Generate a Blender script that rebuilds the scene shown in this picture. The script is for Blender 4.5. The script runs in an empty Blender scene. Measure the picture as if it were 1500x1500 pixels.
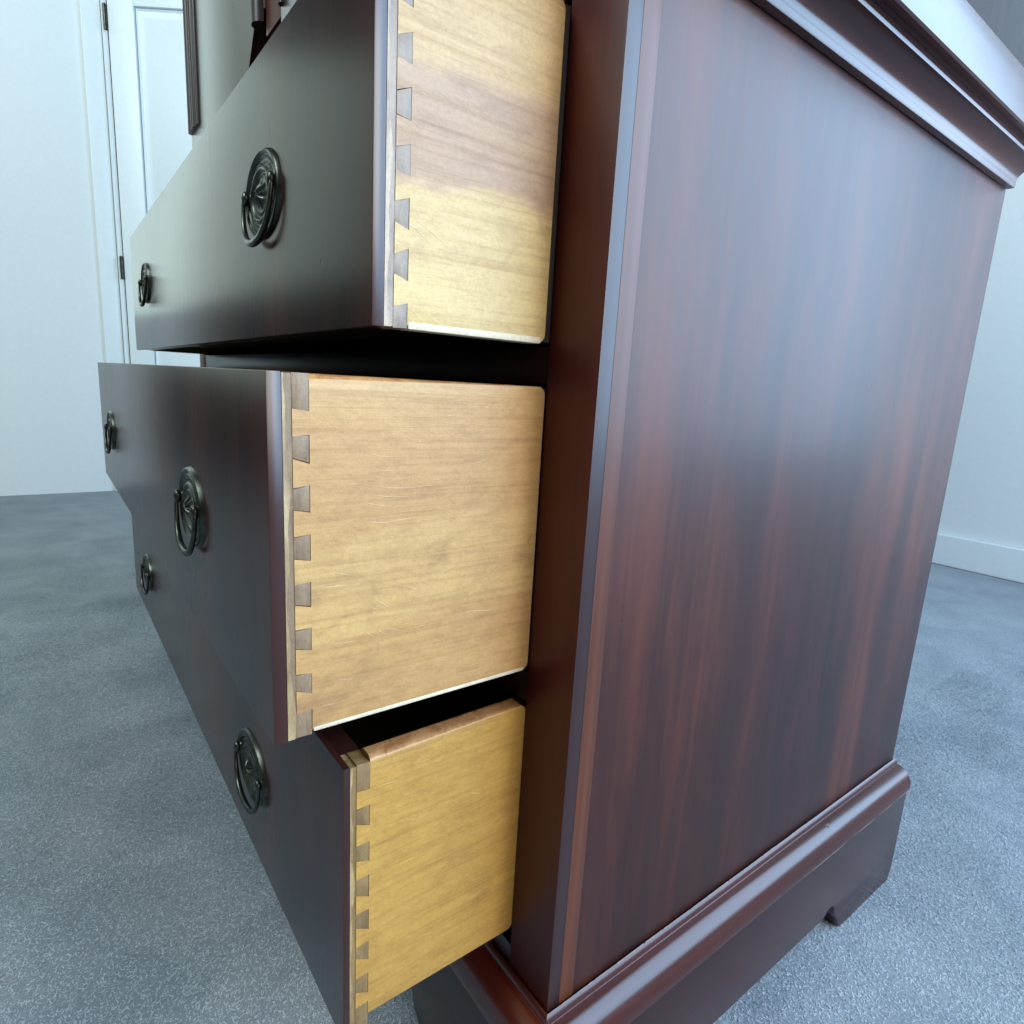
import bpy, bmesh, math, random
import numpy as np
from mathutils import Matrix, Vector
random.seed(7)
rng = np.random.default_rng(7)
S = bpy.context.scene
COL = S.collection
FLOOR = -0.54                      # the origin sits on the front right case edge, 54 cm above the carpet

# ------------------------------------------------------------------ camera, world, lamps, exposure
cam_d = bpy.data.cameras.new('camera')
cam = bpy.data.objects.new('camera', cam_d)
COL.objects.link(cam)
S.camera = cam
cam_d.sensor_fit = 'AUTO'
cam_d.sensor_width = 36.0
cam_d.lens = 902.74 / 1500 * 36.0
cam_d.clip_start = 0.02
cam_d.clip_end = 60
RIGHT = Vector((0.5994883526536692, 0.7984792196177156, 0.05517835509757358))
DOWN = Vector((0.19256985182352976, -0.076977132841892, -0.9782593588553629))
FWD = Vector((-0.7768722978722139, 0.5970807791732418, -0.19990991956533966))
CPOS = Vector((0.23353414, -0.23123114, 0.0))
m = Matrix.Identity(4)
for i in range(3):
    m[i][0] = RIGHT[i]; m[i][1] = -DOWN[i]; m[i][2] = -FWD[i]; m[i][3] = CPOS[i]
cam.matrix_world = m

W = bpy.data.worlds.new('World')
S.world = W
W.use_nodes = True
W.node_tree.nodes['Background'].inputs[0].default_value = (0.80, 0.92, 1.0, 1)
W.node_tree.nodes['Background'].inputs[1].default_value = 0.040

def area(name, loc, target, sx, sy, power, color):
    d = bpy.data.lights.new(name, 'AREA')
    d.shape = 'RECTANGLE'; d.size = sx; d.size_y = sy; d.energy = power; d.color = color
    o = bpy.data.objects.new(name, d); COL.objects.link(o)
    o.location = loc
    o.rotation_euler = (Vector(target) - Vector(loc)).to_track_quat('-Z', 'Y').to_euler()
    return o
area('window_lamp', (1.40, 1.20, 0.84), (0.0, 0.05, 0.20), 2.4, 2.1, 142, (0.45, 0.70, 1.0))
area('side_window_lamp', (1.80, 0.10, 0.70), (-0.04, -0.08, -0.08), 1.2, 1.2, 34, (1.0, 0.94, 0.85))
area('wall_sheen_lamp', (-2.15, -0.84, 0.68), (-0.45, -0.10, 0.2), 1.75, 1.04, 5.8, (0.78, 1.0, 0.92))  # added, no window: stands in for the pale wall mirrored in the drawer front
area('room_fill', (-0.7, -2.2, 2.3), (-2.4, 0.2, -0.2), 1.3, 1.3, 104, (0.80, 0.97, 1.0))  # added fill aimed at the door to brighten it and the carpet
S.view_settings.view_transform = 'Standard'
S.view_settings.look = 'None'
S.view_settings.exposure = 0.0
S.view_settings.gamma = 1.0

# ------------------------------------------------------------------ material helpers
def new_mat(name):
    mt = bpy.data.materials.new(name); mt.use_nodes = True
    nt = mt.node_tree
    return mt, nt, nt.nodes['Principled BSDF']
def lk(nt, a, b): nt.links.new(a, b)
def noise(nt, vec_scale, scale=1.0, detail=4, rough=0.55, dist=0.0, offset=(0, 0, 0)):
    tc = nt.nodes.new('ShaderNodeTexCoord')
    mp = nt.nodes.new('ShaderNodeMapping')
    mp.inputs['Scale'].default_value = vec_scale
    mp.inputs['Location'].default_value = offset
    n = nt.nodes.new('ShaderNodeTexNoise')
    n.inputs['Scale'].default_value = scale
    n.inputs['Detail'].default_value = detail
    n.inputs['Roughness'].default_value = rough
    n.inputs['Distortion'].default_value = dist
    lk(nt, tc.outputs['Object'], mp.inputs['Vector']); lk(nt, mp.outputs[0], n.inputs['Vector'])
    return n.outputs['Fac']
def ramp(nt, fac, stops):
    r = nt.nodes.new('ShaderNodeValToRGB')
    e = r.color_ramp.elements
    while len(e) < len(stops): e.new(0.5)
    for el, (p, c) in zip(e, stops):
        el.position = p
        el.color = (c[0], c[1], c[2], 1) if not isinstance(c, (int, float)) else (c, c, c, 1)
    lk(nt, fac, r.inputs[0])
    return r.outputs[0]
def mix(nt, fac, a, b, mode='MIX'):
    n = nt.nodes.new('ShaderNodeMix'); n.data_type = 'RGBA'; n.blend_type = mode
    for sock, v in ((n.inputs[0], fac), (n.inputs[6], a), (n.inputs[7], b)):
        if hasattr(v, 'is_linked'): lk(nt, v, sock)
        elif isinstance(v, (int, float)): sock.default_value = v
        else: sock.default_value = (v[0], v[1], v[2], 1)
    return n.outputs[2]
def math_n(nt, op, a, b=0.0):
    n = nt.nodes.new('ShaderNodeMath'); n.operation = op
    for i, v in enumerate((a, b)):
        if hasattr(v, 'is_linked'): lk(nt, v, n.inputs[i])
        else: n.inputs[i].default_value = v
    return n.outputs[0]
def bump(nt, bs, height, strength, dist):
    b = nt.nodes.new('ShaderNodeBump')
    b.inputs['Strength'].default_value = strength; b.inputs['Distance'].default_value = dist
    lk(nt, height, b.inputs['Height']); lk(nt, b.outputs[0], bs.inputs['Normal'])

def stretched(grain, along, across):
    v = [across] * 3; v['xyz'.index(grain)] = along
    return v

def mahogany(name, grain='z', dark=(0.016, 0.0055, 0.0055), mid=(0.034, 0.010, 0.008), red=(0.085, 0.022, 0.012),
             rough=0.30, var=0.10, coat=0.25, seed=0.0, broad=9.0, bmp=0.18, spec=0.5, fig=0.0):
    mt, nt, bs = new_mat(name)
    off = (seed, seed * 1.7, seed * 0.6)
    a = noise(nt, stretched(grain, 0.9, broad), 1.0, 3, 0.5, 0.2, off)
    b = noise(nt, stretched(grain, 5.0, 160.0), 1.0, 4, 0.6, 0.1, off)
    f = math_n(nt, 'ADD', math_n(nt, 'MULTIPLY', a, 0.78), math_n(nt, 'MULTIPLY', b, 0.22))
    if fig:
        a2 = noise(nt, stretched(grain, 4.5, 26.0), 1.0, 5, 0.6, 0.35, (seed * 2, seed, seed * 3))
        f = math_n(nt, 'ADD', math_n(nt, 'MULTIPLY', f, 1.0 - fig), math_n(nt, 'MULTIPLY', a2, fig))
    c = ramp(nt, f, [(0.36, dark), (0.50, mid), (0.66, red)])
    bs.inputs['Specular IOR Level'].default_value = spec
    lk(nt, c, bs.inputs['Base Color'])
    r = math_n(nt, 'ADD', math_n(nt, 'MULTIPLY', b, var), rough - var * 0.5)
    lk(nt, r, bs.inputs['Roughness'])
    bs.inputs['Coat Weight'].default_value = coat
    bs.inputs['Coat Roughness'].default_value = 0.22
    s = noise(nt, (14, 14, 14), 1.0, 2, 0.5, 0.0, off)
    tc = nt.nodes.new('ShaderNodeTexCoord'); vo = nt.nodes.new('ShaderNodeTexVoronoi'); vo.inputs['Scale'].default_value = 26.0
    lk(nt, tc.outputs['Object'], vo.inputs['Vector'])
    dent = ramp(nt, vo.outputs['Distance'], [(0.03, 1.0), (0.06, 0.0)])
    s = math_n(nt, 'SUBTRACT', s, math_n(nt, 'MULTIPLY', dent, 1.4))
    h = math_n(nt, 'ADD', math_n(nt, 'MULTIPLY', b, 0.35), math_n(nt, 'MULTIPLY', s, 1.0))
    bump(nt, bs, h, bmp, 0.0012)
    return mt

def maple(name, cols, seed, slant=3.0, strips=26.0):
    # drawer side glued up from strips: each strip its own tone, long grain lines, soft stains, fine fuzz, thin scratches
    mt, nt, bs = new_mat(name)
    off = (seed, seed * 2.3, seed * 1.1)
    tc = nt.nodes.new('ShaderNodeTexCoord'); sp = nt.nodes.new('ShaderNodeSeparateXYZ')
    lk(nt, tc.outputs['Object'], sp.inputs[0])
    warp = noise(nt, (4, 7.0, 11.0), 1.0, 3, 0.6, 0.3, off)
    fz = noise(nt, (30, 60.0, 170.0), 1.0, 3, 0.6, 0.0, off)
    u = math_n(nt, 'ADD', math_n(nt, 'MULTIPLY', sp.outputs['Z'], strips), math_n(nt, 'MULTIPLY', sp.outputs['Y'], slant))
    u = math_n(nt, 'ADD', u, math_n(nt, 'MULTIPLY', warp, 1.1))
    u = math_n(nt, 'ADD', u, math_n(nt, 'ADD', math_n(nt, 'MULTIPLY', fz, 0.22), seed))
    fl = math_n(nt, 'FLOOR', u)
    wn = nt.nodes.new('ShaderNodeTexWhiteNoise'); wn.noise_dimensions = '1D'
    lk(nt, fl, wn.inputs['W'])
    wm = nt.nodes.new('ShaderNodeTexWhiteNoise'); wm.noise_dimensions = '1D'
    lk(nt, math_n(nt, 'ADD', fl, 1.0), wm.inputs['W'])
    sm = nt.nodes.new('ShaderNodeMapRange'); sm.interpolation_type = 'SMOOTHSTEP'
    sm.inputs['From Min'].default_value = 0.72; sm.inputs['From Max'].default_value = 1.0
    lk(nt, math_n(nt, 'SUBTRACT', u, fl), sm.inputs['Value'])
    wv = math_n(nt, 'ADD', wn.outputs['Value'], math_n(nt, 'MULTIPLY', sm.outputs[0], math_n(nt, 'SUBTRACT', wm.outputs['Value'], wn.outputs['Value'])))
    base = ramp(nt, wv, [(0.05, [v * 0.9 for v in cols[0]]), (0.35, cols[1]), (0.65, cols[2]), (0.95, cols[3])])
    soft = ramp(nt, noise(nt, (8, 5.0, 12.0), 1.0, 4, 0.55, 0.6, (seed * 2, 1, 2)), [(0.34, cols[0]), (0.5, cols[1]), (0.66, cols[3])])
    c = mix(nt, 0.28, base, soft)
    g = noise(nt, (50, 7.0, 330.0), 1.0, 5, 0.7, 0.25, off)
    c = mix(nt, 0.6, c, ramp(nt, g, [(0.30, (0.66, 0.58, 0.50)), (0.52, (0.96, 0.95, 0.93)), (0.72, (1.0, 1.0, 1.0))]), 'MULTIPLY')
    st = noise(nt, (9, 14.0, 22.0), 1.0, 5, 0.65, 0.8, (seed, 7, 3))
    c = mix(nt, ramp(nt, st, [(0.56, 0.0), (0.74, 0.55)]), c, [v * 0.62 for v in cols[0]])
    m2 = noise(nt, (60, 55.0, 120.0), 1.0, 5, 0.7, 0.5, off)
    c = mix(nt, 0.45, c, ramp(nt, m2, [(0.30, (0.62, 0.54, 0.48)), (0.55, (0.97, 0.96, 0.95)), (0.7, (1.0, 1.0, 1.0))]), 'MULTIPLY')
    d = noise(nt, (300, 420.0, 560.0), 1.0, 3, 0.7, 0.0, off)
    c = mix(nt, 0.42, c, ramp(nt, d, [(0.3, 0.6), (0.7, 1.0)]), 'MULTIPLY')
    w = noise(nt, (5, 9.0, 9.0), 1.0, 2, 0.5, 0.0, (seed * 3, seed, seed))
    u2 = math_n(nt, 'ADD', math_n(nt, 'MULTIPLY', sp.outputs['Z'], 210.0), math_n(nt, 'MULTIPLY', sp.outputs['Y'], 45.0))
    u2 = math_n(nt, 'ADD', u2, math_n(nt, 'MULTIPLY', w, 16.0))
    band = math_n(nt, 'ABSOLUTE', math_n(nt, 'SUBTRACT', math_n(nt, 'FRACT', u2), 0.5))
    msk = ramp(nt, noise(nt, (12, 24, 120), 1.0, 3, 0.5, 0.0, (seed, 3, 1)), [(0.58, 0.0), (0.70, 1.0)])
    line = math_n(nt, 'MULTIPLY', ramp(nt, band, [(0.0, 1.0), (0.07, 0.0)]), msk)
    c = mix(nt, math_n(nt, 'MULTIPLY', line, 0.20), c, (0.80, 0.68, 0.46))
    lk(nt, c, bs.inputs['Base Color'])
    lk(nt, ramp(nt, g, [(0.3, 0.52), (0.75, 0.36)]), bs.inputs['Roughness'])
    bump(nt, bs, math_n(nt, 'ADD', math_n(nt, 'MULTIPLY', g, 0.8), math_n(nt, 'ADD', d, line)), 0.30, 0.0006)
    return mt

def rawwood(name, c0, c1, seed, rough=0.38):
    mt, nt, bs = new_mat(name)
    a = noise(nt, (90, 90, 26), 1.0, 4, 0.6, 0.6, (seed, seed, seed))
    b = noise(nt, (500, 500, 500), 1.0, 2, 0.6, 0.0, (seed, 0, seed))
    c = ramp(nt, a, [(0.3, c0), (0.62, c1)])
    c = mix(nt, 0.4, c, ramp(nt, b, [(0.3, 0.6), (0.7, 1.0)]), 'MULTIPLY')
    lk(nt, c, bs.inputs['Base Color'])
    bs.inputs['Roughness'].default_value = rough
    bump(nt, bs, math_n(nt, 'ADD', a, math_n(nt, 'MULTIPLY', b, 0.3)), 0.45, 0.0012)
    return mt

M = {}
M['side'] = mahogany('mahogany_side', 'z', dark=(0.010, 0.0034, 0.0036), mid=(0.037, 0.0085, 0.0064), red=(0.104, 0.0245, 0.012), rough=0.47, var=0.10, coat=0.10, seed=1.3, broad=8, bmp=0.10, spec=0.46, fig=0.34)
M['edge_strip'] = mahogany('mahogany_edge_strip', 'z', dark=(0.035, 0.009, 0.005), mid=(0.090, 0.022, 0.008), red=(0.15, 0.040, 0.014), rough=0.46, coat=0.08, seed=4.1, broad=60)
M['edge_dark'] = mahogany('mahogany_edge_dark', 'z', dark=(0.012, 0.004, 0.0055), mid=(0.022, 0.007, 0.008), red=(0.034, 0.010, 0.009), rough=0.40, coat=0.1, seed=8.1, broad=50)
M['front'] = mahogany('mahogany_drawer_front', 'z', dark=(0.012, 0.0044, 0.0040), mid=(0.021, 0.0064, 0.0054), red=(0.040, 0.0112, 0.0082), rough=0.28, var=0.05, coat=0.15, seed=2.2, broad=16, bmp=0.06)
M['stile'] = mahogany('mahogany_stile', 'z', dark=(0.038, 0.0046, 0.0030), mid=(0.060, 0.0068, 0.0040), red=(0.082, 0.0100, 0.0052), rough=0.42, var=0.06, coat=0.0, spec=0.3, seed=5.5)
M['rail'] = mahogany('mahogany_rail', 'x', dark=(0.012, 0.004, 0.004), mid=(0.02, 0.006, 0.005), red=(0.034, 0.009, 0.006), rough=0.34, coat=0.1, seed=6.5)
M['mould'] = mahogany('mahogany_moulding', 'y', dark=(0.024, 0.0055, 0.0045), mid=(0.06, 0.011, 0.007), red=(0.10, 0.020, 0.010), rough=0.25, var=0.05, coat=0.1, seed=3.7)
M['mould_x'] = mahogany('mahogany_front_moulding', 'x', dark=(0.03, 0.004, 0.003), mid=(0.07, 0.010, 0.005), red=(0.10, 0.016, 0.008), rough=0.26, var=0.06, coat=0.35, seed=3.1)
M['plinth'] = mahogany('mahogany_plinth', 'y', dark=(0.016, 0.0055, 0.0055), mid=(0.028, 0.0085, 0.0078), red=(0.045, 0.0125, 0.010), rough=0.26, var=0.06, coat=0.1, seed=7.7)
M['worn_lit'] = rawwood('worn_lit_edge', (0.24, 0.16, 0.13), (0.32, 0.24, 0.20), 3.0, 0.4)
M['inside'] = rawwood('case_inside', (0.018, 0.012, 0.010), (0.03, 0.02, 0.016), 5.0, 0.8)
M['tray'] = rawwood('drawer_tray_wood', (0.05, 0.04, 0.03), (0.09, 0.07, 0.05), 6.0, 0.7)
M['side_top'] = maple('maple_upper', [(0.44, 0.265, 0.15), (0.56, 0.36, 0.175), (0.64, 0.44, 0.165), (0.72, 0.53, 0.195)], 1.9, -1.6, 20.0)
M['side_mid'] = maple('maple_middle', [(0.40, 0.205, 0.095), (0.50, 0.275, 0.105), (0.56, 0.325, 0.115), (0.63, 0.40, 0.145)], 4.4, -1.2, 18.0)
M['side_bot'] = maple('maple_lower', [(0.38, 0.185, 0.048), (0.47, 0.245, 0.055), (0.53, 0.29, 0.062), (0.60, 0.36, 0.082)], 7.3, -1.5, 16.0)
M['side_edge'] = rawwood('worn_top_edge', (0.30, 0.12, 0.04), (0.50, 0.25, 0.10), 21.0, 0.22)
M['bare'] = rawwood('bare_edge_wood', (0.60, 0.50, 0.34), (0.72, 0.63, 0.46), 23.0, 0.5)
M['pin_top'] = rawwood('pin_wood_upper', (0.18, 0.13, 0.095), (0.31, 0.235, 0.17), 1.0, 0.42)
M['pin_mid'] = rawwood('pin_wood_middle', (0.16, 0.100, 0.055), (0.28, 0.185, 0.105), 2.0, 0.5)
M['pin_bot'] = rawwood('pin_wood_lower', (0.16, 0.095, 0.035), (0.27, 0.165, 0.065), 3.0, 0.5)
M['lap_top'] = rawwood('lap_wood_upper', (0.13, 0.06, 0.03), (0.48, 0.36, 0.25), 11.0, 0.42)
M['lap_mid'] = rawwood('lap_wood_middle', (0.17, 0.09, 0.04), (0.46, 0.33, 0.17), 12.0, 0.45)
M['lap_bot'] = rawwood('lap_wood_lower', (0.17, 0.09, 0.03), (0.46, 0.32, 0.14), 13.0, 0.45)

def brass():
    mt, nt, bs = new_mat('antique_brass')
    a = noise(nt, (120, 120, 120), 1.0, 4, 0.6)
    lk(nt, ramp(nt, a, [(0.3, (0.030, 0.031, 0.025)), (0.7, (0.095, 0.096, 0.080))]), bs.inputs['Base Color'])
    bs.inputs['Metallic'].default_value = 0.9
    lk(nt, ramp(nt, a, [(0.3, 0.42), (0.7, 0.30)]), bs.inputs['Roughness'])
    bump(nt, bs, a, 0.2, 0.0005)
    return mt
M['brass'] = brass()

def carpet_mat(name, c0, c1):
    mt, nt, bs = new_mat(name)
    a = noise(nt, (7, 7, 7), 1.0, 4, 0.6, 0.5)
    b = noise(nt, (260, 260, 260), 1.0, 4, 0.7)
    c = mix(nt, 0.15, ramp(nt, a, [(0.35, c0), (0.65, c1)]), ramp(nt, b, [(0.25, 0.45), (0.7, 1.0)]), 'MULTIPLY')
    lk(nt, c, bs.inputs['Base Color'])
    bs.inputs['Roughness'].default_value = 1.0
    bs.inputs['Specular IOR Level'].default_value = 0.1
    bs.inputs['Sheen Weight'].default_value = 0.25
    bump(nt, bs, b, 0.5, 0.004)
    return mt
M['carpet'] = carpet_mat('carpet', (0.150, 0.178, 0.202), (0.215, 0.243, 0.265))
M['pile'] = carpet_mat('carpet_pile', (0.29, 0.342, 0.39), (0.39, 0.437, 0.48))

def paint(name, col, rough=0.5):
    mt, nt, bs = new_mat(name)
    a = noise(nt, (60, 60, 60), 1.0, 3, 0.5)
    lk(nt, mix(nt, 0.08, col, a, 'MULTIPLY'), bs.inputs['Base Color'])
    bs.inputs['Roughness'].default_value = rough
    bump(nt, bs, a, 0.06, 0.001)
    return mt
M['white'] = paint('white_door_paint', (0.80, 0.84, 0.84), 0.42)
M['wall'] = paint('wall_paint', (0.78, 0.80, 0.79), 0.8)

# ------------------------------------------------------------------ mesh helpers
def link(name, bm, mat, parent=None, org=(0, 0, 0), smooth=35):
    """one mesh object; vertices are given in the world frame of the unrotated parent at org"""
    bmesh.ops.remove_doubles(bm, verts=bm.verts, dist=1e-6)
    bmesh.ops.recalc_face_normals(bm, faces=bm.faces)
    bmesh.ops.translate(bm, verts=bm.verts, vec=-Vector(org))
    me = bpy.data.meshes.new(name)
    bm.to_mesh(me); bm.free()
    me.materials.append(mat)
    if smooth:
        for p in me.polygons: p.use_smooth = True
        me.set_sharp_from_angle(angle=math.radians(smooth))
    o = bpy.data.objects.new(name, me); COL.objects.link(o)
    if parent: o.parent = parent
    return o
def box(x0, x1, y0, y1, z0, z1, bev=0.0012, seg=2):
    bm = bmesh.new()
    bmesh.ops.create_cube(bm, size=1)
    bmesh.ops.scale(bm, vec=(x1 - x0, y1 - y0, z1 - z0), verts=bm.verts)
    bmesh.ops.translate(bm, vec=((x0 + x1) / 2, (y0 + y1) / 2, (z0 + z1) / 2), verts=bm.verts)
    if bev: bmesh.ops.bevel(bm, geom=bm.edges[:], offset=bev, segments=seg, profile=0.6, affect='EDGES')
    return bm
def prism(pts, axis, a0, a1, bev=0.0):
    """extrude a 2-D outline; axis 'x': pts are (y,z); axis 'y': pts are (x,z); axis 'z': (x,y)"""
    bm = bmesh.new()
    def P(p, a):
        return {'x': (a, p[0], p[1]), 'y': (p[0], a, p[1]), 'z': (p[0], p[1], a)}[axis]
    v0 = [bm.verts.new(P(p, a0)) for p in pts]; v1 = [bm.verts.new(P(p, a1)) for p in pts]
    bm.faces.new(v0); bm.faces.new(list(reversed(v1)))
    n = len(pts)
    for i in range(n): bm.faces.new((v0[i], v0[(i + 1) % n], v1[(i + 1) % n], v1[i]))
    bmesh.ops.recalc_face_normals(bm, faces=bm.faces)
    if bev:
        es = [e for e in bm.edges if len(e.link_faces) == 2 and e.calc_face_angle(0) > 0.5]
        bmesh.ops.bevel(bm, geom=es, offset=bev, segments=2, profile=0.6, affect='EDGES')
    return bm
def sweep(path_fn, profile, stations):
    """profile points (d,z) placed at each station by path_fn(station, d, z); closed profile, capped ends"""
    bm = bmesh.new()
    rings = [[bm.verts.new(path_fn(s, d, z)) for d, z in profile] for s in stations]
    n = len(profile)
    for a, b in zip(rings, rings[1:]):
        for i in range(n): bm.faces.new((a[i], a[(i + 1) % n], b[(i + 1) % n], b[i]))
    bm.faces.new(rings[0]); bm.faces.new(list(reversed(rings[-1])))
    return bm
def tube(pts, radii, seg=10, cap=True):
    bm = bmesh.new()
    pts = [Vector(p) for p in pts]
    rings = []
    up = Vector((0, 1, 0))
    for i, p in enumerate(pts):
        t = (pts[min(i + 1, len(pts) - 1)] - pts[max(i - 1, 0)]).normalized()
        u = up - t * up.dot(t)
        if u.length < 1e-3: u = Vector((0, 0, 1)) - t * t.z
        u.normalize(); v = t.cross(u)
        r = radii[i] if isinstance(radii, (list, tuple)) else radii
        rings.append([bm.verts.new(p + (u * math.cos(k * 2 * math.pi / seg) + v * math.sin(k * 2 * math.pi / seg)) * r) for k in range(seg)])
    for a, b in zip(rings, rings[1:]):
        for k in range(seg): bm.faces.new((a[k], a[(k + 1) % seg], b[(k + 1) % seg], b[k]))
    if cap:
        bm.faces.new(rings[0]); bm.faces.new(list(reversed(rings[-1])))
    return bm
def empty(name, loc, label, cat, rz=0.0, group=None):
    o = bpy.data.objects.new(name, None); COL.objects.link(o)
    o.empty_display_size = 0.05
    o.location = loc; o.rotation_euler = (0, 0, rz)
    o['label'] = label; o['category'] = cat
    if group: o['group'] = group
    return o
def arc(cx, cy, r, a0, a1, n):
    return [(cx + r * math.cos(math.radians(a0 + (a1 - a0) * i / n)), cy + r * math.sin(math.radians(a0 + (a1 - a0) * i / n))) for i in range(n + 1)]

# ------------------------------------------------------------------ setting: carpet, far wall, left wall
def structure(name, bm, mat, smooth=0):
    o = link(name, bm, mat, None, (0, 0, 0), smooth); o['kind'] = 'structure'; return o
bm = bmesh.new()
bmesh.ops.create_grid(bm, x_segments=2, y_segments=2, size=6)
bmesh.ops.translate(bm, verts=bm.verts, vec=(-0.5, 0.5, FLOOR))
structure('carpet_floor', bm, M['carpet'])
structure('back_wall', box(-3.4, 3.0, 2.30, 2.40, FLOOR, 2.0, 0), M['wall'])
structure('skirting_board', box(-3.39, 2.9, 2.284, 2.2985, FLOOR + 0.001, FLOOR + 0.11, 0.004), M['white'])

# ------------------------------------------------------------------ the chest (case)
XR, XL, YB = 0.0, -0.996, 0.52
OX = -0.0407                        # right side of the drawer opening
chest = empty('chest_of_drawers', (-0.498, 0.25, FLOOR), 'dark mahogany chest on bracket feet with its three lower drawers pulled out', 'chest of drawers')
CO = (-0.498, 0.25, FLOOR)
def cpart(name, bm, mat, smooth=35, parent=None): return link(name, bm, mat, parent or chest, CO, smooth)
ZB, ZT = -0.394, 0.209
# side panel with a solid edging strip in front
cpart('side_panel', box(-0.020, 0.0, 0.0221, YB, ZB - 0.02, ZT + 0.06, 0.0002), M['side'])
cpart('edge_strip', box(-0.020, 0.00012, 0.0095, 0.0220, ZB - 0.02, ZT + 0.06, 0.0002), M['edge_strip'])
st = cpart('stile', box(OX, 0.00012, -0.0006, 0.0094, ZB - 0.02, ZT + 0.06, 0.0003), M['stile'])
st.data.materials.append(M['edge_dark'])           # the stile's outer edge carries the darker stain of the side
for p in st.data.polygons:
    if p.normal.x > 0.9: p.material_index = 1
cpart('stile', box(XL, -0.955, -0.0006, 0.0200, ZB - 0.02, ZT + 0.06, 0.0006), M['stile'])
cpart('side_panel', box(XL, XL + 0.02, 0.0205, YB, ZB - 0.02, ZT + 0.06, 0.0004), M['side'])
cpart('back_panel', box(XL + 0.021, -0.021, YB - 0.008, YB - 0.001, ZB, ZT + 0.05, 0), M['inside'])
# rails between the drawers and the dust boards behind them
for z0, z1 in ((0.0022, 0.0228), (-0.1958, -0.1756), (-0.402, -0.379), (0.1955, 0.2085)):
    cpart('rail', box(-0.9545, OX - 0.0003, 0.0, 0.045, z0, z1, 0.0006), M['rail'])
    cpart('dust_board', box(-0.970, -0.0215, 0.0455, YB - 0.01, z0 + 0.004, z1 - 0.004, 0), M['inside'])
for z0, z1 in ((-0.379, -0.1958), (-0.1756, 0.0022), (0.0228, 0.1955)):
    for x0, x1 in ((OX - 0.0002, -0.0205), (-0.9755, -0.9552)):
        cpart('drawer_guide', box(x0, x1, 0.0102 if x1 > -0.5 else 0.021, YB - 0.01, z0 + 0.001, z1 - 0.001, 0), M['inside'])

# base moulding: worn bead, cove-and-ovolo, mitred round three sides
def base_profile():
    p = [(0.0012, -0.4030), (0.0012, -0.3940), (0.0020, -0.3934), (0.0048, -0.3962), (0.0052, -0.3980)]
    for i in range(15):               # one full quarter round
        a = math.radians(90 - 96 * i / 14)
        p.append((0.0058 + 0.0164 * math.cos(a), -0.4192 + 0.0208 * math.sin(a)))
    p += [(0.0216, -0.4222), (0.0012, -0.4222)]
    return p
def side_path(s, d, z): return (d, -d if s == 0 else YB, z)
def front_path(s, d, z): return ((d if s == 0 else XL - d), -d, z)
def left_path(s, d, z): return (XL - d, -d if s == 0 else YB, z)
BP = base_profile()
cpart('base_moulding', sweep(side_path, BP, (0, 1)), M['mould'], 40)
cpart('base_moulding', sweep(front_path, BP, (0, 1)), M['mould_x'], 40)
cpart('base_moulding', sweep(left_path, BP, (0, 1)), M['mould'], 40)
# pale line of wear along the bead; painted lit edge along the joint under the moulding
def worn_lit_line(x, z, y0, y1, r0):
    n = 130; pts = []; rad = []
    for i in range(n + 1):
        t = i / n
        pts.append((x + 0.00002 * math.sin(40 * t), y0 + (y1 - y0) * t, z + 0.00002 * math.sin(40 * t)))
        rad.append(max(0.00008, r0 * (0.25 + 0.7 * abs(math.sin(3.1 * t + 9 * t * t)))))
    return tube(pts, rad, 6)
cpart('worn_lit_edge', worn_lit_line(0.0021, -0.3934, -0.002, 0.33, 0.00042), M['worn_lit'])
cpart('worn_lit_edge', worn_lit_line(0.0214, -0.4224, 0.27, YB - 0.001, 0.0005), M['worn_lit'])

# plinth boards with bracket feet
PX = 0.0200
ZP = -0.4228
def foot_outline(y0, y1, flip):
    """outline (y,z) of a plinth board, feet at both ends, scrolled inner edges"""
    za = -0.5045
    def toe(yc, s):                      # from the apron down to the toe; s=+1 towards larger y
        q = [(yc, za), (yc + s * 0.006, za + 0.0015), (yc + s * 0.012, za + 0.0065), (yc + s * 0.020, za + 0.0070),
             (yc + s * 0.026, za + 0.0015), (yc + s * 0.0275, za - 0.006), (yc + s * 0.031, za - 0.012), (yc + s * 0.037, za - 0.0165),
             (yc + s * 0.041, za - 0.023), (yc + s * 0.044, za - 0.031), (yc + s * 0.050, FLOOR + 0.0008)]
        return q
    left = toe(y0 + 0.170, -1); right = toe(y1 - 0.170, 1)
    return [(y0, ZP), (y0, FLOOR + 0.0008)] + list(reversed(left)) + right + [(y1 - 0.006, FLOOR + 0.0008), (y1 - 0.001, FLOOR + 0.012), (y1, FLOOR + 0.03), (y1, ZP)]
cpart('plinth', prism(foot_outline(-PX, YB, 0), 'x', PX - 0.018, PX, 0.0009), M['plinth'])
cpart('plinth', prism(foot_outline(-PX, YB, 0), 'x', XL - PX, XL - PX + 0.018, 0.0009), M['plinth'])
cpart('plinth', prism(foot_outline(XL - PX + 0.0182, PX - 0.0182, 0), 'y', -PX, -PX + 0.018, 0.0009), M['plinth'])
cpart('bottom_board', box(XL + 0.021, -0.021, 0.0, YB - 0.01, -0.4215, -0.4035, 0), M['inside'])

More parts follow.
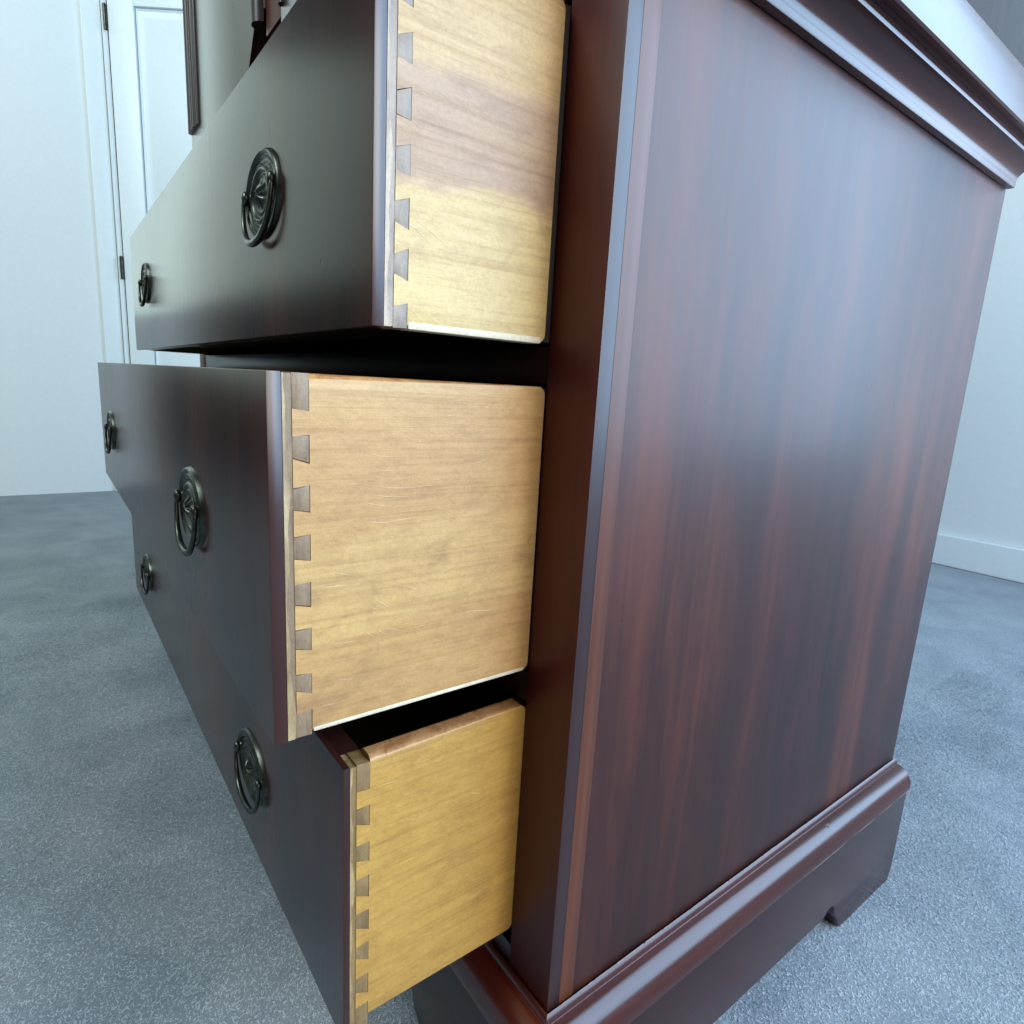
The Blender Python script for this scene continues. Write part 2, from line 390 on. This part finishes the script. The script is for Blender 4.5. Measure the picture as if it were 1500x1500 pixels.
# waist moulding: hollow, lip, groove, second face
def waist_profile():
    p = [(0.0008, 0.2095), (0.0062, 0.2095), (0.0068, 0.2105)]
    for i in range(1, 13):
        t = i / 12
        p.append((0.0068 + 0.0140 * t ** 2.6, 0.2130 + 0.0135 * t))
    p += [(0.0222, 0.2266), (0.0225, 0.2288), (0.0215, 0.2294), (0.0215, 0.2330), (0.0300, 0.2332), (0.0312, 0.2345), (0.0316, 0.2560), (0.0290, 0.2700), (0.0008, 0.2700)]
    return p
WP = waist_profile()
cpart('waist_moulding', sweep(side_path, WP, (0, 1)), M['mould'], 40)
cpart('waist_moulding', sweep(front_path, WP, (0, 1)), M['mould_x'], 40)
cpart('waist_moulding', sweep(left_path, WP, (0, 1)), M['mould'], 40)

# upper cabinet: carcass, frieze, doors with bead mouldings
UZ = 0.2705
cpart('upper_carcass', box(-1.000, 0.0, 0.024, YB, UZ, 1.15, 0.001), M['inside'])
cpart('frieze', box(-0.9995, -0.655, 0.004, 0.0235, UZ, 0.335, 0.001), M['front'])
cpart('frieze', box(-0.560, 0.0, 0.004, 0.0235, UZ, 0.335, 0.001), M['front'])
def cabinet_door(x0, x1, bead_left, bead_right):
    zb, zt = 0.340, 1.12
    d = cpart('cabinet_door', prism([(x0, zb), (x1 - 0.085, zb), (x1 - 0.036, 0.400), (x1, 0.400), (x1, zt), (x0, zt)], 'y', 0.003, 0.022, 0.0008), M['front'])
    for xb, w in bead_left:
        bm = sweep(lambda s, a, b: (xb + a, 0.003 + b, 0.3775 if s == 0 else zt), [(w * math.cos(math.radians(k * 30)), -0.8 * w * max(0, math.sin(math.radians(k * 30)))) for k in range(12) if k <= 6], (0, 1))
        cpart('bead_moulding', bm, M['edge_dark'], 50, d)
    for xb, w in bead_right:
        bm = sweep(lambda s, a, b: (xb + a, 0.003 + b, 0.387 if s == 0 else zt), [(w * math.cos(math.radians(k * 30)), -0.8 * w * max(0, math.sin(math.radians(k * 30)))) for k in range(7)], (0, 1))
        cpart('bead_moulding', bm, M['edge_dark'], 50, d)
    return d
cabinet_door(-1.000, -0.5805, [(-0.992, 0.008), (-0.974, 0.007), (-0.957, 0.008), (-0.940, 0.005)], [(-0.594, 0.0125)])
cabinet_door(-0.5200, -0.0100, [(-0.514, 0.0055)], [(-0.024, 0.0125)])
cpart('centre_stile', box(-0.5800, -0.5205, 0.005, 0.0235, 0.372, 1.12, 0.0008), M['stile'])

# ------------------------------------------------------------------ drawer handles
def handle_template(parent, org, x, z):
    """oval embossed plate with two ball posts and a hanging bail, facing -y on the drawer front (y=0 local)"""
    A, B = 0.0380, 0.0268
    nr, na = 40, 72
    def height(r, th):
        h = 0.0012
        h += 0.0020 * math.exp(-((r - 0.93) / 0.050) ** 2)          # rim bead
        h += 0.0013 * math.exp(-((r - 0.80) / 0.030) ** 2) + 0.0009 * math.exp(-((r - 0.69) / 0.025) ** 2)
        h += 0.0022 * math.exp(-((r - 0.56) / 0.050) ** 2)          # inner rings
        h += 0.0014 * math.exp(-((r - 0.42) / 0.030) ** 2)
        h += 0.0042 * math.exp(-(r / 0.24) ** 2) * (1 + 0.35 * math.cos(8 * th) * min(1, r / 0.16))   # rosette
        h += 0.0006 * math.cos(28 * th) * math.exp(-((r - 0.68) / 0.05) ** 2)
        return h * (1 if r < 0.985 else max(0.0, (1 - r) / 0.015))
    bm = bmesh.new()
    c = bm.verts.new((x, -height(0, 0), z))
    prev = None
    for i in range(1, nr + 1):
        r = i / nr
        ring = [bm.verts.new((x + A * r * math.cos(2 * math.pi * k / na), -height(r, 2 * math.pi * k / na) + (0.0004 if i == nr else 0), z + B * r * math.sin(2 * math.pi * k / na))) for k in range(na)]
        for k in range(na):
            if prev is None: bm.faces.new((c, ring[k], ring[(k + 1) % na]))
            else: bm.faces.new((prev[k], ring[k], ring[(k + 1) % na], prev[(k + 1) % na]))
        prev = ring
    bm.faces.new(prev)
    plate = link('handle', bm, M['brass'], parent, org, 60)
    for s in (-1, 1):
        px = x + s * 0.0295
        prof = [(-0.0005, 0.0052), (0.0014, 0.0050), (0.0020, 0.0036), (0.0030, 0.0034), (0.0036, 0.0042), (0.0048, 0.0048), (0.0060, 0.0044), (0.0070, 0.0028), (0.0073, 0.0006)]
        link('post', tube([(px, -a, z + 0.0025) for a, _ in prof], [b for _, b in prof], 14), M['brass'], plate, org, 60)
    pts, rad = [], []
    n = 40
    for i in range(n + 1):
        t = math.pi * i / n
        cx = -math.cos(t); sz = math.sin(t)
        pts.append((x + 0.0325 * (abs(cx) ** 0.85) * (1 if cx > 0 else -1), -0.0050 - 0.0022 * sz, z + 0.0020 - 0.0315 * (sz ** 0.9)))
        rad.append(0.0014 + 0.0010 * sz ** 2)
    pts = [(x - 0.0285, -0.0050, z + 0.0026)] + pts + [(x + 0.0285, -0.0050, z + 0.0026)]
    rad = [0.0026] + rad + [0.0026]
    link('bail', tube(pts, rad, 10), M['brass'], plate, org, 60)
    return plate

# ------------------------------------------------------------------ drawers
PINS = {
 'top': [(0.1892, 0.1812, 0.1912, 0.1800), (0.1672, 0.1592, 0.1700, 0.1576), (0.1452, 0.1370, 0.1484, 0.1359), (0.1239, 0.1142, 0.1269, 0.1134), (0.1012, 0.0921, 0.1040, 0.0906),
         (0.0789, 0.0703, 0.0814, 0.0678), (0.0563, 0.0480, 0.0598, 0.0454), (0.0333, 0.0236, 0.0354, 0.0236)],
 'mid': [(0.0006, -0.0147, 0.0006, -0.0160), (-0.0271, -0.0368, -0.0263, -0.0394), (-0.0503, -0.0602, -0.0491, -0.0618), (-0.0728, -0.0831, -0.0720, -0.0848),
         (-0.0955, -0.1054, -0.0951, -0.1075), (-0.1178, -0.1274, -0.1178, -0.1292), (-0.1402, -0.1489, -0.1412, -0.1519), (-0.1610, -0.1738, -0.1600, -0.1738)],
 'bot': [(-0.1998, -0.2154, -0.1998, -0.2161), (-0.2261, -0.2352, -0.2256, -0.2384), (-0.2487, -0.2581, -0.2482, -0.2608), (-0.2702, -0.2798, -0.2695, -0.2839),
         (-0.2923, -0.3011, -0.2919, -0.3056), (-0.3145, -0.3214, -0.3134, -0.3262), (-0.3359, -0.3449, -0.3347, -0.3492), (-0.3560, -0.3735, -0.3550, -0.3735)],
}
SX = OX - 0.0003                       # outer face of the drawer side
def drawer(key, yf, ang, zf0, zf1, zs0, zs1, t_front, y_tail, y_pin, label, mats):
    """all y below are measured back from the drawer's own front face"""
    zc = zf0
    org = (-0.498, 0.0, zc)
    root = empty('drawer', (-0.498, yf, zc), label, 'drawer', ang, 'three pulled-out drawers of the mahogany chest')
    sm, pm, lm = mats
    def part(name, bm, mat, smooth=35, parent=None): return link(name, bm, mat, parent or root, org, smooth)
    XE = -0.9553
    # stained face board
    fb = part('front_board', box(XE, SX, 0.0, t_front, zf0, zf1, 0.0007), M['front'])
    # raw core: lap strip with an uneven back edge, rest of the core behind it
    zz = np.linspace(zf0 + 0.0006, zf1 - 0.0006, 60)
    ph = random.uniform(0, 6)
    span = y_tail - t_front
    edge = []
    for z in zz:
        u = 0.42 + 0.20 * math.sin(z * 61 + ph) + 0.12 * math.sin(z * 173 + 2 * ph) + 0.06 * random.uniform(-1, 1)
        if z < zf0 + 0.05: u += 0.35 * (1 - (z - zf0) / 0.05)                # torn wider towards the bottom
        edge.append((t_front + span * min(0.97, max(0.12, u)), z))
    frontedge = [(t_front + 0.0001, z) for z in reversed(zz)]
    part('lap_strip', prism(edge + frontedge, 'x', SX - 0.0138, SX - 0.0001, 0), lm)
    part('core_end', box(SX - 0.0140, SX - 0.0004, t_front + 0.0002, y_tail - 0.0001, zf0 + 0.0008, zf1 - 0.0008, 0), pm)
    part('front_core', box(XE + 0.013, SX - 0.0142, t_front + 0.0001, y_pin, zf0 + 0.0008, zf1 - 0.0004, 0), M['front'])
    # dovetail pins, each a piece of its own
    P = PINS[key]
    for i, (l0, l1, r0, r1) in enumerate(P):
        dx = random.uniform(-0.00035, 0.00005)
        g = random.uniform(-0.00005, 0.00022); l0 += random.uniform(-1, 1) * 0.0006; r1 += random.uniform(-1, 1) * 0.0005
        bm = prism([(y_tail - 0.0001, l1 + g), (y_tail - 0.0001, l0 - g), (y_pin - g, r0 - g), (y_pin - g, r1 + g)], 'x', SX - 0.0135, SX + dx, 0.0003)
        part('dovetail_pin', bm, pm, 35, fb)
    # side board: tails reach forward between the pins, top edge rounded, rear end rounded at the case
    yb = -yf - 0.0014
    o = [(yb, zs0 + 0.004)]
    o = arc(yb - 0.005, zs0 + 0.005, 0.005, 0, -90, 4)                      # rear bottom corner
    q = [(y_pin, zs0)]
    for i in range(len(P) - 1, 0, -1):
        l0, l1, r0, r1 = P[i]; a0, a1, b0, b1 = P[i - 1]
        q += [(y_pin, r0), (y_tail, l0 + 0.0001), (y_tail, a1 - 0.0001), (y_pin, b1)]
    q += [(y_pin, zs1)]
    outline = o + q + arc(yb - 0.005, zs1 - 0.005, 0.005, 90, 0, 4)
    sb = prism(outline, 'x', SX - 0.0120, SX, 0.0)
    # round the top (and ease the bottom) of the visible face
    es = [e for e in sb.edges if all(abs(v.co.z - zs1) < 1e-5 for v in e.verts) and abs(e.verts[0].co.x - e.verts[1].co.x) < 1e-6]
    bmesh.ops.bevel(sb, geom=es, offset=0.0035, segments=4, profile=0.5, affect='EDGES')
    es = [e for e in sb.edges if all(abs(v.co.z - zs0) < 1e-5 for v in e.verts) and all(abs(v.co.x - SX) < 1e-6 for v in e.verts)]
    if es: bmesh.ops.bevel(sb, geom=es, offset=0.0030 if key == 'top' else 0.0016, segments=3, profile=0.5, affect='EDGES')
    so = part('side_board', sb, sm, 35)
    so.data.materials.append(M['side_edge'])
    for p in so.data.polygons:
        if p.normal.z > 0.35: p.material_index = 1
    if key != 'bot':
        hz = 0.0034 if key == 'top' else 0.0022
        part('bare_edge', box(SX - 0.010, SX + 0.0003, y_pin + 0.0004, yb - 0.003, zs0 - 0.0003, zs0 + hz, 0.001), M['bare'])
    # the part of the side still inside the case, a hair further in, coloured near black for the shade of the gap
    part('side_board', box(SX - 0.0112, SX - 0.0013, yb + 0.0002, yb + 0.36, zs0 + 0.001, zs1 - 0.001, 0), M['inside'])
    part('side_board', box(XE + 0.0005, XE + 0.0125, y_pin + 0.0002, yb + 0.36, zs0, zs1 - 0.0005, 0.002), sm)
    part('bottom_board', box(XE + 0.0128, SX - 0.0123, y_pin + 0.0002, yb + 0.34, zs0 + 0.010, zs0 + 0.016, 0), M['tray'])
    part('back_board', box(XE + 0.0128, SX - 0.0123, yb + 0.345, yb + 0.357, zs0 + 0.010, zs1 - 0.006, 0.001), M['tray'])
    return root, fb, org
D = {}
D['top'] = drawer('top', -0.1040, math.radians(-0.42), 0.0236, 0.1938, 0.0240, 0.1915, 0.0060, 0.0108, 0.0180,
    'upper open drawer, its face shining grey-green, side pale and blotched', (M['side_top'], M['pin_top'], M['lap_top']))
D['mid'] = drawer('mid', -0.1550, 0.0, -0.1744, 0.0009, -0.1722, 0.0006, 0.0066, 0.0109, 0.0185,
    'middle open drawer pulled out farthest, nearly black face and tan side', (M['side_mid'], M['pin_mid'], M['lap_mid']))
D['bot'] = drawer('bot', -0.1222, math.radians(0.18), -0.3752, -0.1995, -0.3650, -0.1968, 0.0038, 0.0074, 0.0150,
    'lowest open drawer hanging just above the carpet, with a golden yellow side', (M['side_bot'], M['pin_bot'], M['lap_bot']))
for key, zc, xc in (('top', 0.1108, -0.208), ('mid', -0.0905, -0.214), ('bot', -0.2985, -0.219)):
    root, fb, org = D[key]
    first = handle_template(root, org, xc, zc)
    # the second handle of the drawer: copies of the plate, posts and bail
    c = first.copy(); COL.objects.link(c); c.parent = root; c.location.x += -0.9960 - 2 * xc
    for ch in first.children:
        k = ch.copy(); COL.objects.link(k); k.parent = c

# ------------------------------------------------------------------ white panelled door standing ajar at the left
DH = CPOS + (FWD * 2.5 + RIGHT * (-567 / 902.74 * 2.5))
door_dir = Vector((RIGHT.x, RIGHT.y, 0)).normalized()
dang = math.atan2(door_dir.y, door_dir.x)
hinge_xy = Vector((DH.x, DH.y, FLOOR + 0.012))
# true position of the hinge edge: the ray through the photo's (183,393) at 2.5 m
ray = (FWD + RIGHT * ((183 - 750) / 902.74) + DOWN * ((393 - 750) / 902.74)) * 2.5
HX, HY, HZ = CPOS.x + ray.x, CPOS.y + ray.y, ray.z
door = empty('room_door', (HX, HY, FLOOR + 0.012), 'white panelled room door standing ajar behind the left end of the chest', 'door', dang)
def dpart(name, bm, mat=None, parent=None): return link(name, bm, mat or M['white'], parent or door, (0, 0, 0), 35)
DW, DHT, ST = 0.72, 2.03, 0.098
top_panel_z = 1.845
dpart('door_slab', box(0, DW, 0.010, 0.030, 0.0, DHT, 0.001))
for x0, x1 in ((0, ST), (DW - ST, DW)):
    dpart('door_stile', box(x0, x1, -0.004, 0.0095, 0, DHT, 0.0015))
for z0, z1 in ((0, 0.22), (0.95, 1.09), (top_panel_z, DHT)):
    dpart('door_rail', box(ST + 0.0005, DW - ST - 0.0005, -0.004, 0.0095, z0, z1, 0.0015))
for z0, z1 in ((0.22, 0.95), (1.09, top_panel_z)):
    # raised panel with a sloping margin
    bm = bmesh.new()
    def rect(i, y): return [bm.verts.new(p) for p in ((ST + i, y, z0 + i), (DW - ST - i, y, z0 + i), (DW - ST - i, y, z1 - i), (ST + i, y, z1 - i))]
    rs = [rect(0.0005, 0.0098), rect(0.006, 0.0020), rect(0.012, 0.0075), rect(0.028, 0.0085), rect(0.045, 0.0010)]
    for a, b in zip(rs, rs[1:]):
        for i in range(4): bm.faces.new((a[i], a[(i + 1) % 4], b[(i + 1) % 4], b[i]))
    bm.faces.new(rs[-1])
    dpart('door_panel', bm)
for hz in (0.22, HZ - FLOOR - 0.012, 1.80):
    dpart('hinge', tube([(-0.006, -0.010, hz - 0.045), (-0.006, -0.010, hz - 0.043), (-0.006, -0.010, hz + 0.043), (-0.006, -0.010, hz + 0.045)], [0.003, 0.0065, 0.0065, 0.003], 12), M['brass'])
# left wall with the door casing at the hinge
structure('left_wall', box(HX - 0.16, HX - 0.06, -0.66, HY - 0.02, FLOOR, 2.0, 0), M['wall'])
structure('left_wall', box(HX - 0.16, HX - 0.06, HY + 0.80, 2.29, FLOOR, 2.0, 0), M['wall'])
structure('door_jamb', box(HX - 0.16, HX - 0.0125, HY - 0.0195, HY - 0.003, FLOOR + 0.001, 1.55, 0.001), M['white'])
cas = box(HX - 0.059, HX - 0.035, HY - 0.085, HY - 0.021, FLOOR + 0.001, 1.56, 0.004)
o = link('door_casing', cas, M['white'], None); o['kind'] = 'structure'

# ------------------------------------------------------------------ carpet pile: short leaning tufts where the carpet is near
def pile(n, regions):
    V = []; 
    areas = np.array([(r[1] - r[0]) * (r[3] - r[2]) * r[4] for r in regions]); areas /= areas.sum()
    xs, ys = [], []
    for r, a in zip(regions, areas):
        k = int(n * a)
        xs.append(rng.uniform(r[0], r[1], k)); ys.append(rng.uniform(r[2], r[3], k))
    x = np.concatenate(xs); y = np.concatenate(ys)
    keep = ~((x > XL - PX + 0.0) & (x < -0.16) & (y > 0.12) & (y < YB))
    far = np.hypot(x - CPOS.x, y - CPOS.y)
    keep &= rng.uniform(0, 1, len(x)) < np.clip((2.4 - far) / 1.2, 0, 1)
    x, y = x[keep], y[keep]; n = len(x)
    th = rng.uniform(0, 2 * np.pi, n); w = rng.uniform(0.0004, 0.0008, n); h = rng.uniform(0.0006, 0.0015, n)
    patch = 0.5 + 0.5 * np.sin(9 * x + 3 * np.sin(7 * y)) * np.sin(8 * y + 2 * np.sin(11 * x))
    lx = rng.normal(0, 0.0028, n) + 0.004 * (patch - 0.5); ly = rng.normal(0, 0.0028, n) + 0.004 * (0.5 - patch)
    h *= 0.8 + 0.3 * patch
    cx, sy = np.cos(th) * w, np.sin(th) * w
    z0 = np.full(n, FLOOR - 0.0005)
    v = np.empty((n, 4, 3))
    v[:, 0] = np.stack([x - cx, y - sy, z0], 1); v[:, 1] = np.stack([x + cx, y + sy, z0], 1)
    v[:, 2] = np.stack([x + cx * 0.7 + lx, y + sy * 0.7 + ly, z0 + h], 1); v[:, 3] = np.stack([x - cx * 0.7 + lx, y - sy * 0.7 + ly, z0 + h], 1)
    me = bpy.data.meshes.new('carpet_pile')
    me.vertices.add(n * 4); me.vertices.foreach_set('co', v.reshape(-1))
    me.loops.add(n * 4); me.loops.foreach_set('vertex_index', np.arange(n * 4, dtype=np.int32))
    me.polygons.add(n); me.polygons.foreach_set('loop_start', np.arange(0, n * 4, 4, dtype=np.int32))
    me.update(calc_edges=True); me.validate()
    me.materials.append(M['pile'])
    o = bpy.data.objects.new('carpet_pile', me); COL.objects.link(o)
    o['kind'] = 'stuff'; o['label'] = 'short grey blue carpet pile covering the floor around the chest'
    return o
pile(1300000, [(-0.15, 0.65, 0.1, 2.2, 1.6), (-1.4, 0.05, -0.6, 0.12, 1.4), (-2.2, -0.99, -0.6, 0.5, 0.7), (-0.7, 0.0, 0.515, 2.2, 0.7)])
